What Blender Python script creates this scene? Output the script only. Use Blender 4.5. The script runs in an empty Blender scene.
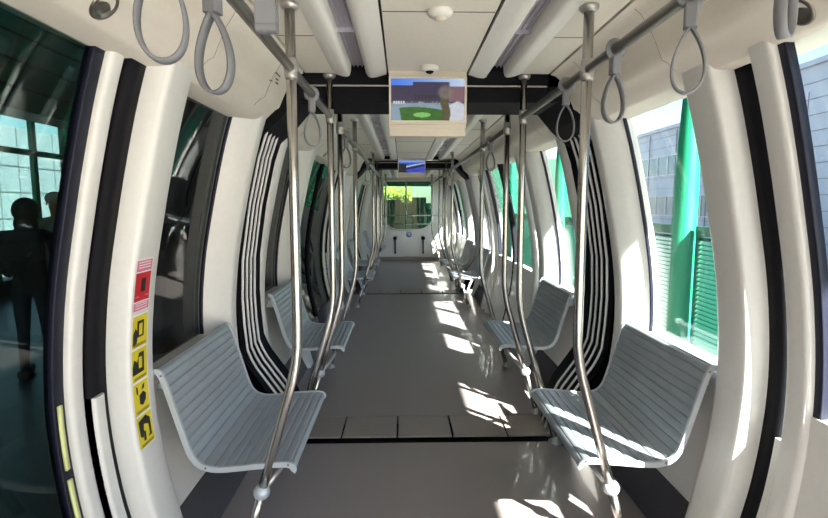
import bpy, bmesh, math, random
from mathutils import Vector, Matrix, Quaternion
random.seed(7)
S = bpy.context.scene
COL = S.collection
PI = math.pi

# ------------------------------------------------------------------ camera
F = 500.0
CX = -0.148
cd = bpy.data.cameras.new('camera'); cam = bpy.data.objects.new('camera', cd); COL.objects.link(cam)
cd.sensor_width = 36; cd.lens = F/828*36; cd.clip_start = .03; cd.clip_end = 400
cam.location = (CX, 0, 1.55)
cam.rotation_euler = (math.radians(90-6.16), 0, -math.atan(11/F))
S.camera = cam

# ------------------------------------------------------------------ world, sun, exposure
W = bpy.data.worlds.new('sky'); S.world = W; W.use_nodes = True
wn = W.node_tree.nodes; wl = W.node_tree.links
sky = wn.new('ShaderNodeTexSky'); sky.sky_type = 'NISHITA'; sky.sun_disc = False
sky.sun_elevation = math.radians(36); sky.sun_rotation = math.radians(148)
sky.air_density = 1.0; sky.dust_density = .6; sky.ozone_density = 1.5
wl.new(sky.outputs[0], wn['Background'].inputs[0]); wn['Background'].inputs[1].default_value = 0.25
sd = bpy.data.lights.new('sun', 'SUN'); sd.energy = 33; sd.angle = math.radians(.5); sd.color = (1, .95, .86)
sun = bpy.data.objects.new('sun', sd); COL.objects.link(sun)
sun.rotation_euler = Vector((-.66, 1.03, -1.0)).to_track_quat('-Z', 'Y').to_euler()
S.view_settings.view_transform = 'Standard'; S.view_settings.look = 'None'
S.view_settings.gamma = 1; S.view_settings.use_curve_mapping = False
S.view_settings.exposure = 1.0
S.cycles.max_bounces = 10; S.cycles.diffuse_bounces = 6; S.cycles.transparent_max_bounces = 24
S.cycles.sample_clamp_indirect = 8

# ------------------------------------------------------------------ materials
def mat(name, col, rough=.5, metal=0, noise=0, nscale=40, bump=0, bscale=200, coat=0, emit=None, estr=1, spec=.5, stretch=None):
    m = bpy.data.materials.new(name); m.use_nodes = True
    nt = m.node_tree; b = nt.nodes['Principled BSDF']
    b.inputs['Base Color'].default_value = (*col, 1)
    b.inputs['Roughness'].default_value = rough; b.inputs['Metallic'].default_value = metal
    b.inputs['Coat Weight'].default_value = coat; b.inputs['Specular IOR Level'].default_value = spec
    tc = nt.nodes.new('ShaderNodeTexCoord')
    vec = tc.outputs['Object']
    if stretch:
        mp = nt.nodes.new('ShaderNodeMapping'); mp.inputs['Scale'].default_value = stretch
        nt.links.new(vec, mp.inputs[0]); vec = mp.outputs[0]
    n = nt.nodes.new('ShaderNodeTexNoise'); n.inputs['Scale'].default_value = nscale; n.inputs['Detail'].default_value = 5
    nt.links.new(vec, n.inputs['Vector'])
    r = nt.nodes.new('ShaderNodeValToRGB')
    k = noise if noise else .02
    r.color_ramp.elements[0].color = (*[c*(1-k) for c in col], 1); r.color_ramp.elements[1].color = (*[min(1, c*(1+k)) for c in col], 1)
    r.color_ramp.elements[0].position = .3; r.color_ramp.elements[1].position = .7
    nt.links.new(n.outputs[0], r.inputs[0]); nt.links.new(r.outputs[0], b.inputs['Base Color'])
    if bump:
        n2 = nt.nodes.new('ShaderNodeTexNoise'); n2.inputs['Scale'].default_value = bscale
        bp = nt.nodes.new('ShaderNodeBump'); bp.inputs['Strength'].default_value = bump; bp.inputs['Distance'].default_value = .002
        nt.links.new(vec, n2.inputs['Vector']); nt.links.new(n2.outputs[0], bp.inputs['Height']); nt.links.new(bp.outputs[0], b.inputs['Normal'])
    if emit:
        b.inputs['Emission Color'].default_value = (*emit, 1); b.inputs['Emission Strength'].default_value = estr
    return m

def glass(name, tint, refl=1.0):
    m = bpy.data.materials.new(name); m.use_nodes = True; nt = m.node_tree
    for n in list(nt.nodes): nt.nodes.remove(n)
    o = nt.nodes.new('ShaderNodeOutputMaterial'); mx = nt.nodes.new('ShaderNodeMixShader')
    t = nt.nodes.new('ShaderNodeBsdfTransparent'); g = nt.nodes.new('ShaderNodeBsdfGlossy'); fr = nt.nodes.new('ShaderNodeFresnel')
    t.inputs[0].default_value = (*tint, 1); g.inputs['Roughness'].default_value = .01
    g.inputs[0].default_value = (refl, refl, refl, 1); geo = nt.nodes.new('ShaderNodeNewGeometry'); mm = nt.nodes.new('ShaderNodeMath'); mm.operation = 'MULTIPLY_ADD'
    mm.inputs[1].default_value = 1/1.5-1.5; mm.inputs[2].default_value = 1.5     # same reflectance on both faces of the pane
    nt.links.new(geo.outputs['Backfacing'], mm.inputs[0]); nt.links.new(mm.outputs[0], fr.inputs[0])
    nt.links.new(fr.outputs[0], mx.inputs[0]); nt.links.new(t.outputs[0], mx.inputs[1]); nt.links.new(g.outputs[0], mx.inputs[2])
    nt.links.new(mx.outputs[0], o.inputs[0]); return m

M = dict(
    white=mat('cream_wall_panel', (.69, .685, .665), .38, coat=.15),
    ceil=mat('ceiling_panel', (.70, .65, .57), .5),
    floor=mat('vinyl_floor', (.245, .212, .212), .34, noise=.16, nscale=260, bump=.06, bscale=400, coat=.25),
    tile=mat('joint_plate', (.25, .215, .20), .4, noise=.1, nscale=120),
    base=mat('kick_panel', (.055, .05, .06), .5),
    black=mat('black_rubber', (.006, .006, .009), .7, spec=.15),
    gap=mat('dark_gap', (.01, .01, .01), .8),
    navy=mat('navy_seal', (.007, .008, .022), .5, spec=.3),
    rib=mat('rib_white', (.72, .72, .74), .4),
    steel=mat('brushed_steel', (.50, .48, .45), .26, 1.0, noise=.05, nscale=60, stretch=(8, 8, .3)),
    collar=mat('cast_collar', (.42, .41, .39), .38, .7),
    rail=mat('satin_rail', (.22, .20, .175), .32, .9),
    bench=mat('bench_aluminium', (.34, .375, .42), .38, .35, noise=.05, nscale=12),
    benchedge=mat('bench_end_cap', (.50, .54, .58), .4, .3),
    strap=mat('grey_strap', (.17, .175, .19), .5),
    cowl=mat('cowl_white', (.72, .70, .66), .42),
    louvre=mat('vent_louvre', (.46, .44, .50), .3, .3),
    charcoal=mat('charcoal_panel', (.035, .033, .042), .5),
    bezel=mat('screen_housing', (.62, .565, .47), .45),
    red=mat('sticker_red', (.55, .01, .02), .4), yellow=mat('sticker_yellow', (.72, .60, .02), .45),
    ink=mat('sticker_ink', (.01, .01, .01), .5), stwhite=mat('sticker_white', (.8, .78, .78), .5), pink=mat('sticker_pink', (.65, .18, .3), .5),
    lime=mat('lime_marker', (.75, .78, .35), .4),
    glassR=glass('clear_window_glass', (.90, .94, .93)),
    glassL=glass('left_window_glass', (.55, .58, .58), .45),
    glassD=glass('tinted_door_glass', (.45, .56, .52), .4),
    green=mat('green_painted_steel', (.008, .19, .10), .4, noise=.05, nscale=3),
    teal=mat('green_fence_paint', (.006, .085, .055), .45),
    dkgreen=mat('dark_green_panel', (.012, .09, .055), .4),
    clad=mat('grey_cladding', (.30, .32, .38), .5, noise=.05, nscale=2),
    cladjoint=mat('cladding_joint', (.12, .13, .16), .6),
    winband=mat('dark_office_glass', (.12, .16, .20), .15),
    mullion=mat('window_mullion', (.45, .48, .5), .4),
    concrete=mat('pale_concrete', (.26, .26, .25), .8, noise=.12, nscale=3),
    plat=mat('platform_floor', (.03, .034, .034), .4, noise=.2, nscale=20),
    roof=mat('canopy_steel', (.12, .12, .12), .6),
    dark=mat('station_dark', (.02, .02, .022), .6),
    skin=mat('skin', (.50, .29, .20), .5), hair=mat('black_hair', (.012, .01, .01), .5), cap=mat('white_cap_cloth', (.75, .73, .70), .8),
    shirt=mat('grey_shirt', (.25, .28, .28), .8), jacket=mat('dark_jacket', (.02, .02, .025), .8), jeans=mat('dark_jeans', (.02, .025, .05), .8),
    leaf=mat('yellow_green_leaves', (.38, .45, .04), .7, noise=.4, nscale=6),
    added_lamp=mat('added_lamp_diffuser', (.8,.8,.8), emit=(.9,.95,1), estr=3),  # glow of the fill fixtures added over the platform
    pale=mat('pale_green_slats', (.08,.13,.115), .5),
    blue=mat('blue_disc', (.02, .12, .45), .4),
)

# ------------------------------------------------------------------ mesh builder
class MB:
    def __init__(s): s.v = []; s.f = []; s.sm = []; s.mi = []
    def add(s, vs, fs, smooth=False, mi=0):
        o = len(s.v); s.v += [tuple(v) for v in vs]
        for f in fs: s.f.append([i+o for i in f]); s.sm.append(smooth); s.mi.append(mi)
        return s
    def box(s, x0, x1, y0, y1, z0, z1, mi=0):
        vs = [(x, y, z) for x in (x0, x1) for y in (y0, y1) for z in (z0, z1)]
        return s.add(vs, [(0,1,3,2),(4,6,7,5),(0,4,5,1),(2,3,7,6),(0,2,6,4),(1,5,7,3)], mi=mi)
    def rbox(s, x0, x1, y0, y1, z0, z1, r, axis='y', n=4, mi=0):
        # box with rounded edges running along axis
        if axis == 'y': a0,a1,b0,b1,c0,c1 = x0,x1,z0,z1,y0,y1; mk = lambda a,b,c:(a,c,b)
        elif axis == 'z': a0,a1,b0,b1,c0,c1 = x0,x1,y0,y1,z0,z1; mk = lambda a,b,c:(a,b,c)
        else: a0,a1,b0,b1,c0,c1 = y0,y1,z0,z1,x0,x1; mk = lambda a,b,c:(c,a,b)
        P = []
        for (ca, cb, st) in ((a1-r,b1-r,0),(a0+r,b1-r,90),(a0+r,b0+r,180),(a1-r,b0+r,270)):
            for k in range(n+1):
                t = math.radians(st+90*k/n); P.append((ca+r*math.cos(t), cb+r*math.sin(t)))
        return s.prism([mk(a,b,c0) for a,b in P], [mk(a,b,c1) for a,b in P], mi=mi)
    def prism(s, A, B, smooth=False, mi=0):
        n = len(A)
        return s.add(list(A)+list(B), [(i,(i+1)%n,n+(i+1)%n,n+i) for i in range(n)]+[tuple(range(n))[::-1], tuple(range(n,2*n))], smooth, mi)
    def tube(s, pts, r, n=12, closed=False, caps=True, mi=0, flat=None):
        # r number or list; flat=(rn, rb) makes an elliptical band
        pts = [Vector(p) for p in pts]; N = len(pts); rings = []
        prev = None
        for i, p in enumerate(pts):
            if closed: t = (pts[(i+1)%N]-pts[i-1]).normalized()
            else: t = (pts[min(i+1,N-1)]-pts[max(i-1,0)]).normalized()
            if prev is None:
                a = Vector((0,0,1)) if abs(t.z) < .9 else Vector((0,1,0))
                u = (a - t*a.dot(t)).normalized()
            else: u = (prev - t*prev.dot(t)).normalized()
            prev = u; w = t.cross(u)
            rr = r[i] if isinstance(r, (list, tuple)) else r
            ru, rw = (rr, rr) if not flat else flat
            rings.append([p + u*ru*math.cos(2*PI*k/n) + w*rw*math.sin(2*PI*k/n) for k in range(n)])
        vs = [v for R in rings for v in R]; fs = []
        for i in range(N if closed else N-1):
            j = (i+1) % N
            for k in range(n): fs.append((i*n+k, i*n+(k+1)%n, j*n+(k+1)%n, j*n+k))
        s.add(vs, fs, True, mi)
        if caps and not closed:
            o = len(s.v)-len(vs)
            s.f += [[o+k for k in range(n)][::-1], [o+(N-1)*n+k for k in range(n)]]; s.sm += [False]*2; s.mi += [mi]*2
        return s
    def lathe(s, c, prof, axis=(0,0,1), n=20, mi=0):
        q = Vector((0,0,1)).rotation_difference(Vector(axis).normalized()); c = Vector(c)
        vs = []; fs = []
        for (r, h) in prof:
            for k in range(n): vs.append(c + q @ Vector((r*math.cos(2*PI*k/n), r*math.sin(2*PI*k/n), h)))
        m = len(prof)
        for i in range(m-1):
            for k in range(n): fs.append((i*n+k, i*n+(k+1)%n, (i+1)*n+(k+1)%n, (i+1)*n+k))
        fs.append(tuple(range(n))[::-1]); fs.append(tuple((m-1)*n+k for k in range(n)))
        return s.add(vs, fs, True, mi)
    def ball(s, c, r, n=16, sq=(1,1,1), mi=0):
        vs = []; fs = []; m = n//2
        for i in range(m+1):
            a = PI*i/m
            for k in range(n):
                b = 2*PI*k/n; vs.append((c[0]+r*sq[0]*math.sin(a)*math.cos(b), c[1]+r*sq[1]*math.sin(a)*math.sin(b), c[2]+r*sq[2]*math.cos(a)))
        for i in range(m):
            for k in range(n): fs.append((i*n+k, (i+1)*n+k, (i+1)*n+(k+1)%n, i*n+(k+1)%n))
        return s.add(vs, fs, True, mi)
    def build(s, name, m, parent=None, loc=None):
        me = bpy.data.meshes.new(name)
        off = Vector(loc) if loc else Vector((0,0,0))
        me.from_pydata([Vector(v)-off for v in s.v], [], s.f)
        for p, sm, mi in zip(me.polygons, s.sm, s.mi): p.use_smooth = sm; p.material_index = mi
        for x in (m if isinstance(m, (list, tuple)) else [m]): me.materials.append(x)
        bm = bmesh.new(); bm.from_mesh(me); bmesh.ops.remove_doubles(bm, verts=bm.verts, dist=1e-5)
        bmesh.ops.recalc_face_normals(bm, faces=bm.faces); bm.to_mesh(me); bm.free()
        o = bpy.data.objects.new(name, me); COL.objects.link(o)
        if loc: o.location = loc
        if parent: o.parent = parent
        return o

def tag(o, label=None, cat=None, group=None, kind=None):
    if label: o['label'] = label
    if cat: o['category'] = cat
    if group: o['group'] = group
    if kind: o['kind'] = kind
    return o
def empty(name, loc=(0,0,0), rz=0):
    o = bpy.data.objects.new(name, None); COL.objects.link(o); o.empty_display_size = .1
    o.location = loc; o.rotation_euler = (0,0,rz); return o
def copy_tree(o, parent=None):
    c = o.copy(); COL.objects.link(c); c.parent = parent
    for k in [x for x in bpy.data.objects if x.parent == o]: copy_tree(k, c)
    return c

# ------------------------------------------------------------------ body profile
KP = [(-.3,.97),(0,1.035),(.2,1.085),(.5,1.15),(.85,1.18),(1.2,1.155),(1.55,1.09),(1.85,1.02),(2.04,.965),(2.2,.91),(2.4,.83)]
def P(z):
    for i in range(len(KP)-1):
        if z <= KP[i+1][0] or i == len(KP)-2:
            z0,x0 = KP[i]; z1,x1 = KP[i+1]
            def sl(j):
                a = KP[max(j-1,0)]; b = KP[min(j+1,len(KP)-1)]; return (b[1]-a[1])/(b[0]-a[0])
            m0, m1 = sl(i), sl(i+1); h = z1-z0; t = (z-z0)/h
            return (2*t**3-3*t**2+1)*x0+(t**3-2*t**2+t)*h*m0+(-2*t**3+3*t**2)*x1+(t**3-t**2)*h*m1
def zr(z0, z1, st=.07):
    n = max(2, int(round((z1-z0)/st))); return [z0+(z1-z0)*i/n for i in range(n+1)]
def sweep(side, cs, z0, z1, prof=P, mb=None, mi=0, smooth=True, st=.07):
    """cross-section cs = [(y, outward offset)], swept up the curved body profile"""
    mb = mb or MB(); zs = zr(z0, z1, st); n = len(cs); vs = []; fs = []
    for z in zs:
        for (y, o) in cs: vs.append((side*(prof(z)+o), y, z))
    for i in range(len(zs)-1):
        for k in range(n): fs.append((i*n+k, i*n+(k+1)%n, (i+1)*n+(k+1)%n, (i+1)*n+k))
    fs.append(tuple(range(n))); fs.append(tuple((len(zs)-1)*n+k for k in range(n)))
    return mb.add(vs, fs, smooth, mi)
def rcs(y0, y1, inn, out, r0, r1=None, n=4):
    """rounded strip: y0..y1, inner face at offset inn, outer at out"""
    r1 = r0 if r1 is None else r1; c = [(y0, out)]
    if r0 > 0:
        for k in range(n+1):
            t = k/n*PI/2; c.append((y0+r0*(1-math.cos(t)), inn+r0*(1-math.sin(t))))
    else: c.append((y0, inn))
    if r1 > 0:
        for k in range(n+1):
            t = PI/2-k/n*PI/2; c.append((y1-r1*(1-math.cos(t)), inn+r1*(1-math.sin(t))))
    else: c.append((y1, inn))
    c.append((y1, out)); return c
def pcs(c): return c if c[0][0] < c[-1][0] else c[::-1]
def split_sharp(o):
    md = o.modifiers.new('split', 'EDGE_SPLIT'); md.split_angle = math.radians(48); return o

JOINTS = [3.35, 8.85]; L = 5.5; HG = .25                 # joint centres, module length, half gangway
END = 14.1
CEIL = 2.33
MODS = [(.6, -1.0, JOINTS[0]-HG), (6.1, JOINTS[0]+HG, JOINTS[1]-HG), (11.6, JOINTS[1]+HG, END)]   # centre, start, end

# ------------------------------------------------------------------ floor
fl = MB()
for (c, a, b) in MODS: fl.box(-1.19, 1.19, a-.045 if a > 0 else -2.2, b+(.03 if b < END-1 else 0), -.06, 0)
floor = tag(split_sharp(fl.build('floor', M['floor'])), kind='structure')
MB().box(-1.3, 1.3, -2.2, END, -.14, -.07).build('floor_pan', M['gap'], floor)
for j in JOINTS:
    MB().box(-1.0, 1.0, j-HG, j+HG, -.1, -.062).build('joint_gap', M['gap'], floor)
    for x0 in (-.94, -.565, -.19, .185, .56):
        t = MB(); t.rbox(x0+.006, x0+.369, j-.13, j+HG-.057, -.008, .003, .003, 'y')
        for sx in (.04, .33): t.lathe((x0+sx, j+.16, .004), [(.007,0),(.007,.001),(.003,.002)], n=8)
        t.build('joint_plate', M['tile'], floor)
for s, nm in ((-1,'left'),(1,'right')):
    b = MB()
    for (c, a, e) in MODS: 
        for (y0, y1) in ((a if a > 0 else -1.0, c-1.3), (c+1.3, e)):
            if y1 > y0: b.prism([(s*1.06,y0,.0),(s*1.22,y0,.0),(s*1.22,y0,.2),(s*1.15,y0,.2)], [(s*1.06,y1,.0),(s*1.22,y1,.0),(s*1.22,y1,.2),(s*1.15,y1,.2)])
    tag(b.build('baseboard_'+nm, M['base']), kind='structure')

# ------------------------------------------------------------------ walls: pillars, window bays, doors
SILL = .80; WTOP = 2.06
wn_i = 0; dn_i = 0
for s, nm in ((-1,'left'),(1,'right')):
    low = MB()
    bays = []
    for (c, a, e) in MODS:
        bays += [(c-1.73, c-1.44+0.0, a, c-1.18), (c+1.44, c+2.04, c+1.18, e)]
    # lower wall panels and outer skin
    for mi_, (c, a, e) in enumerate(MODS):
        for (y0, y1) in ((c-2.27, c-1.51), (c+1.51, c+2.27)):
            if y0 < -1.2: continue
            y0b, y1b = y0-.06, y1+.06
            sweep(s, [(y0b,.20),(y0b,.07),(y1b,.07),(y1b,.20)], .0, SILL, mb=low)
            # rounded sill
            low.prism([(s*(P(SILL)+.045), y0b, SILL-.03),(s*(P(SILL)+.21), y0b, SILL-.03),(s*(P(SILL)+.21), y0b, SILL+.008),(s*(P(SILL)+.06), y0b, SILL+.008),(s*(P(SILL)+.045), y0b, SILL-.008)],
                      [(s*(P(SILL)+.045), y1b, SILL-.03),(s*(P(SILL)+.21), y1b, SILL-.03),(s*(P(SILL)+.21), y1b, SILL+.008),(s*(P(SILL)+.06), y1b, SILL+.008),(s*(P(SILL)+.045), y1b, SILL-.008)])
            low_top = sweep(s, [(y0b,.20),(y0b,.05),(y1b,.05),(y1b,.20)], WTOP, 2.3, mb=low)
    wall = tag(split_sharp(low.build('wall_'+nm, M['white'])), kind='structure')
    for mi_, (c, a, e) in enumerate(MODS):
        # pillars beside gangways (broad) and beside doors (narrow)
        for sg in (-1, 1):
            yd0, yd1 = c+sg*1.18, c+sg*1.44       # door pillar
            if max(yd0, yd1) < -1.0: continue
            y0, y1 = min(yd0,yd1), max(yd0,yd1)
            split_sharp(sweep(s, pcs([(c+sg*1.245,.18),(c+sg*1.245,.09),(c+sg*1.256,.02),(c+sg*1.262,.006),(c+sg*1.275,.001),(c+sg*1.29,0),(c+sg*1.42,0),(c+sg*1.44,.008),(c+sg*1.52,.135),(c+sg*1.52,.18)]), -.02, 2.07).build('door_pillar', M['white'], wall))
            # black rubber recess between pillar and door leaf
            y0, y1 = sorted((c+sg*(1.165 if s > 0 else 1.15), c+sg*1.25))
            sweep(s, rcs(y0, y1, .085, .12, .0), -.02, 2.07).build('door_seal', M['black'], wall)
            if s < 0:
                y0, y1 = sorted((c+sg*1.15, c+sg*1.212))
                split_sharp(sweep(s, rcs(y0, y1, .07, .13, .012), -.01, .86).build('side_panel', M['white'], wall))
            y0, y1 = sorted((c+sg*1.03, c+sg*1.17))
            if s > 0:   # narrow glass between pillar and door leaf
              split_sharp(sweep(s, [(y0,.105),(y0,.10),(y1,.10),(y1,.105)], .67, 2.07).build('side_glass', M['glassD'] if s < 0 else M['glassR'], wall))
              split_sharp(sweep(s, [(y0,.13),(y0,.08),(y1,.08),(y1,.13)], -.01, .68).build('side_panel', M['white'], wall))
            yb0, yb1 = c+sg*2.09, (c+sg*2.5)
            if min(yb0, yb1) > -1.2:
                y0, y1 = sorted((yb0, yb1))
                if mi_ == 2 and sg > 0: y1 = END
                split_sharp(sweep(s, pcs([(c+sg*2.26,.18),(c+sg*2.26,.132),(c+sg*2.37,.012),(c+sg*2.382,.003),(c+sg*2.40,0),(c+sg*2.46,0),(c+sg*2.488,.012),(c+sg*2.5,.04),(c+sg*2.5,.18)] if not (mi_ == 2 and sg > 0) else [(c+sg*2.26,.18),(c+sg*2.26,.132),(c+sg*2.37,.012),(c+sg*2.40,0),(END,0),(END,.18)]), -.02, 2.07).build('gangway_pillar', M['white'], wall))
                # window in the bay
                w0, w1 = sorted((c+sg*1.51, c+sg*2.27)); wn_i += 1
                win = MB()
                sweep(s, [(w0-.01,.152),(w0-.01,.146),(w1+.01,.146),(w1+.01,.152)], SILL-.01, WTOP+.06, mb=win)
                wo = split_sharp(tag(win.build('window_%d' % wn_i, M['glassR'] if s > 0 else M['glassL']), kind='structure'))
                for (q0, q1) in ((w0-.005, w0+.014), (w1-.014, w1+.005)):
                    sweep(s, rcs(q0, q1, .126, .145, 0), SILL, WTOP+.04).build('window_seal', M['navy'], wo)
                if s < 0:
                    q0, q1 = (w1-.41, w1-.03) if sg > 0 else (w0+.03, w0+.41)
                    sh = split_sharp(sweep(s, rcs(q0, q1, .165, .22, .05), SILL-.02, WTOP+.05).build('shade_panel', M['charcoal'], wo))
        # doors: two leaves
        if c < 0: continue
        for sg in (-1, 1):
            dn_i += 1
            e0, e1 = (c+sg*1.145, c+sg*1.07) if s < 0 else (c+sg*1.07, c+sg*.97)
            y0, y1 = sorted((e0, e1))
            if mi_ == 0 and sg < 0: continue
            fo = .09 if s < 0 else 0
            fr = split_sharp(sweep(s, rcs(y0, y1, .008+fo, .062+fo, .02), -.01, 2.055).build('door_%d' % dn_i, M['white']))
            tag(fr, kind='structure')
            zg = .18 if s < 0 else .84
            g0, g1 = sorted((e1, c+sg*.03))
            split_sharp(sweep(s, [(g0,.06+fo),(g0,.052+fo),(g1,.052+fo),(g1,.06+fo)], zg, 2.10).build('door_glass', M['glassD'] if s < 0 else M['glassR'], fr))
            y0, y1 = sorted((e1+.003*sg, e1-sg*(.052 if s < 0 else .03)))
            sweep(s, rcs(y0, y1, .035+fo, .065+fo, .004), zg-.02, 2.07).build('glass_border', M['navy'], fr)
            y0, y1 = sorted((c+sg*.05, c))
            sweep(s, rcs(y0, y1, .03+fo, .09+fo, .01), -.01, 2.055).build('leading_edge', M['black'], fr)
            if zg > .2: split_sharp(sweep(s, [(g0,.10+fo),(g0,.030+fo),(g1,.030+fo),(g1,.10+fo)], -.01, zg+.01).build('kick_panel', M['white'], fr))
            else: sweep(s, [(g0,.10+fo),(g0,.030+fo),(g1,.030+fo),(g1,.10+fo)], -.01, zg+.01).build('kick_panel', M['charcoal'], fr)
            if s < 0:
                y0, y1 = sorted((e1-sg*.022, e1-sg*.040))
                k = MB(); sweep(s, rcs(y0, y1, .026+fo, .034+fo, 0), .25, .62, mb=k); sweep(s, rcs(y0, y1, .026+fo, .034+fo, 0), .655, .88, mb=k)
                k.build('marker_strip', M['lime'], fr)
    # coves above the windows, one per module
    for mi_, (c, a, e) in enumerate(MODS):
        pr = [(.735,2.36),(.738,2.325),(.765,2.318),(.79,2.30),(.835,2.235),(.865,2.17),(.885,2.125),(.908,2.113),(.945,2.079),(.982,2.044),(1.0,2.038),(1.14,2.035),(1.15,2.12),(1.05,2.4),(.8,2.45)]
        y0, y1 = (a if a > 0 else -2.2)+.02, e-.02
        cv = MB().prism([(s*x, y0, z) for x, z in pr], [(s*x, y1, z) for x, z in pr], smooth=True).build('trim_%d' % (mi_*2+(1 if s < 0 else 2)), M['ceil'])
        split_sharp(tag(cv, kind='structure'))
        g = MB()
        for yy in [c+q*.9 for q in (-2.4,-1.4,-.4,.6,1.6,2.4)]:
            if y0 < yy < y1:
                pts = [(s*(x-.0012), yy, z-.0012) for x, z in pr[2:9]]
                g.tube(pts, .0008, n=6)
        g.build('panel_joint', M['rail'], cv)
        k = MB()
        for yy in (c-.82, c+.82):
            if y0 < yy < y1:
                nrm = Vector((-s*.72, 0, -.69)); 
                k.lathe((s*.946, yy, 2.081), [(.046,0),(.044,.005),(.036,.007),(.032,.002),(.012,.003)], axis=nrm, n=24)
        if k.v: k.build('downlight', M['rail'], cv)

# ------------------------------------------------------------------ ceiling
cl = MB()
for (c, a, e) in MODS:
    y0 = (a if a > 0 else -2.2); y1 = e
    cl.box(-.232, .232, y0, y1-.02, CEIL, CEIL+.03)                    # centre panel
    for s in (-1, 1):
        cl.box(*sorted((s*.555, s*.727)), y0, y1-.02, CEIL, CEIL+.03)   # flat strip with the pole sockets
ceiling = tag(cl.build('ceiling', M['ceil']), kind='structure')
MB().box(-1.15, 1.15, -2.2, END+.1, 2.47, 2.53).build('roof_shell', M['gap'], ceiling)
for (c, a, e) in MODS:
    y0 = (a if a > 0 else -2.2); y1 = e-.02
    j = MB()
    yy = c-2.44
    while yy < y1:
        if yy > y0: j.box(-.23, .23, yy, yy+.004, CEIL-.0015, CEIL+.001)
        if yy > y0:
            for s in (-1, 1): j.box(*sorted((s*.56, s*.725)), yy+.3, yy+.304, CEIL-.0015, CEIL+.001)
        yy += 1.32
    j.build('panel_joint', M['gap'], ceiling)
    for s in (-1, 1):
        # inner cowl, outer lip, louvre between
        pr = [(.243,2.345),(.243,2.322),(.262,2.318),(.30,2.306),(.335,2.303),(.352,2.310),(.365,2.33),(.368,2.40),(.34,2.40)]
        split_sharp(MB().prism([(s*x,y0,z) for x,z in pr], [(s*x,y1+.0,z) for x,z in pr], smooth=True).build('inner_cowl', M['cowl'], ceiling))
        pr = [(.56,2.345),(.557,2.328),(.53,2.318),(.50,2.310),(.475,2.309),(.462,2.316),(.455,2.34),(.45,2.40),(.48,2.40)]
        split_sharp(MB().prism([(s*x,y0,z) for x,z in pr], [(s*x,y1+.0,z) for x,z in pr], smooth=True).build('outer_cowl', M['cowl'], ceiling))
        lv = MB(); lv.box(*sorted((s*.36, s*.46)), y0, y1, 2.375, 2.395)
        yy = y0+.02
        while yy < y1-.3:
            lv.box(*sorted((s*.365, s*.455)), yy, yy+.012, 2.352, 2.378); yy += .42
        for q in (.385, .41, .435): lv.box(*sorted((s*q, s*(q+.006))), y0, y1, 2.366, 2.376)
        lv.build('vent_louvre', M['louvre'], ceiling)
        # hatch seam track next to centre panel
        MB().box(*sorted((s*.2335, s*.2405)), y0, y1, 2.338, 2.35).build('seam_track', M['gap'], ceiling)

# ------------------------------------------------------------------ gangways
RK = [(-.02,.80),(.13,.84),(.30,.92),(.50,1.06),(.62,1.115),(.95,1.135),(1.2,1.125),(1.55,1.07),(1.85,1.0),(2.05,.93),(2.17,.84),(2.28,.74)]
def rpts(off=0, k=5):
    out = []
    for i in range(len(RK)-1):
        (z0,x0),(z1,x1) = RK[i], RK[i+1]
        out.append((x0+off, z0))
        if i in (3,4): out.append(((x0+x1)/2+off+.004, (z0+z1)/2))
    out.append((RK[-1][1]+off, RK[-1][0])); return out
for ji, j in enumerate(JOINTS+[]):
    g = empty('gangway_bellows', (0, j, 0))
    tag(g, ['black ribbed rubber gangway bellows nearest the camera, at the first floor joint', 'black ribbed rubber gangway bellows further down the car, at the second floor joint'][ji], 'gangway bellows', 'gangway bellows between car sections')
    for s in (-1, 1):
        b = MB(); pts = rpts(.05); A = []
        inner = [(s*x, z) for x, z in pts]; outer = [(s*(x+.03), z) for x, z in pts][::-1]
        ring = inner+outer
        # corrugated skin: zigzag in y
        ys = [-.25+.5*i/20 for i in range(21)]; vs = []; fs = []
        n = len(pts)
        for i, y in enumerate(ys):
            o = (.0 if i % 4 == 0 else .03 if i % 2 == 0 else .018)
            for x, z in pts: vs.append((s*(x+o), y, z))
        for i in range(20):
            for k in range(n-1): fs.append((i*n+k, i*n+k+1, (i+1)*n+k+1, (i+1)*n+k))
        m0 = len(vs)
        for y in (-.25, .25):
            for x, z in pts: vs.append((s*(x+.09), y, z))
        for k in range(n-1): fs.append((m0+k, m0+k+1, m0+n+k+1, m0+n+k))
        b.add(vs, fs); b.build('bellows_skin', M['black'], g)
        for q in range(4):
            y = -.19+.085*q
            r = MB(); r.tube([(s*(x-.0), y, z) for x, z in rpts(.035)], .0085, n=8, flat=(.006,.0085)); r.build('rib', M['rib'], g)
    b = MB(); b.box(-1.0, 1.0, -.23, -.19, 2.265, 2.36); b.box(-1.0, 1.0, -.21, .21, 2.175, 2.27); b.box(-1.0, 1.0, -.24, .24, 2.35, 2.45)
    for s in (-1,1): b.prism([(s*.74,-.23,2.36),(s*1.15,-.23,2.36),(s*1.15,-.23,1.95),(s*1.02,-.23,1.96),(s*.90,-.23,2.06),(s*.80,-.23,2.175),(s*.74,-.23,2.19)], [(s*.74,.23,2.36),(s*1.15,.23,2.36),(s*1.15,.23,1.95),(s*1.02,.23,1.96),(s*.90,.23,2.06),(s*.80,.23,2.175),(s*.74,.23,2.19)])
    b.build('roof_beam', M['black'], g)
    MB().box(-.73, .73, -.236, -.228, 2.262, 2.270).build('beam_trim', M['collar'], g)

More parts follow.
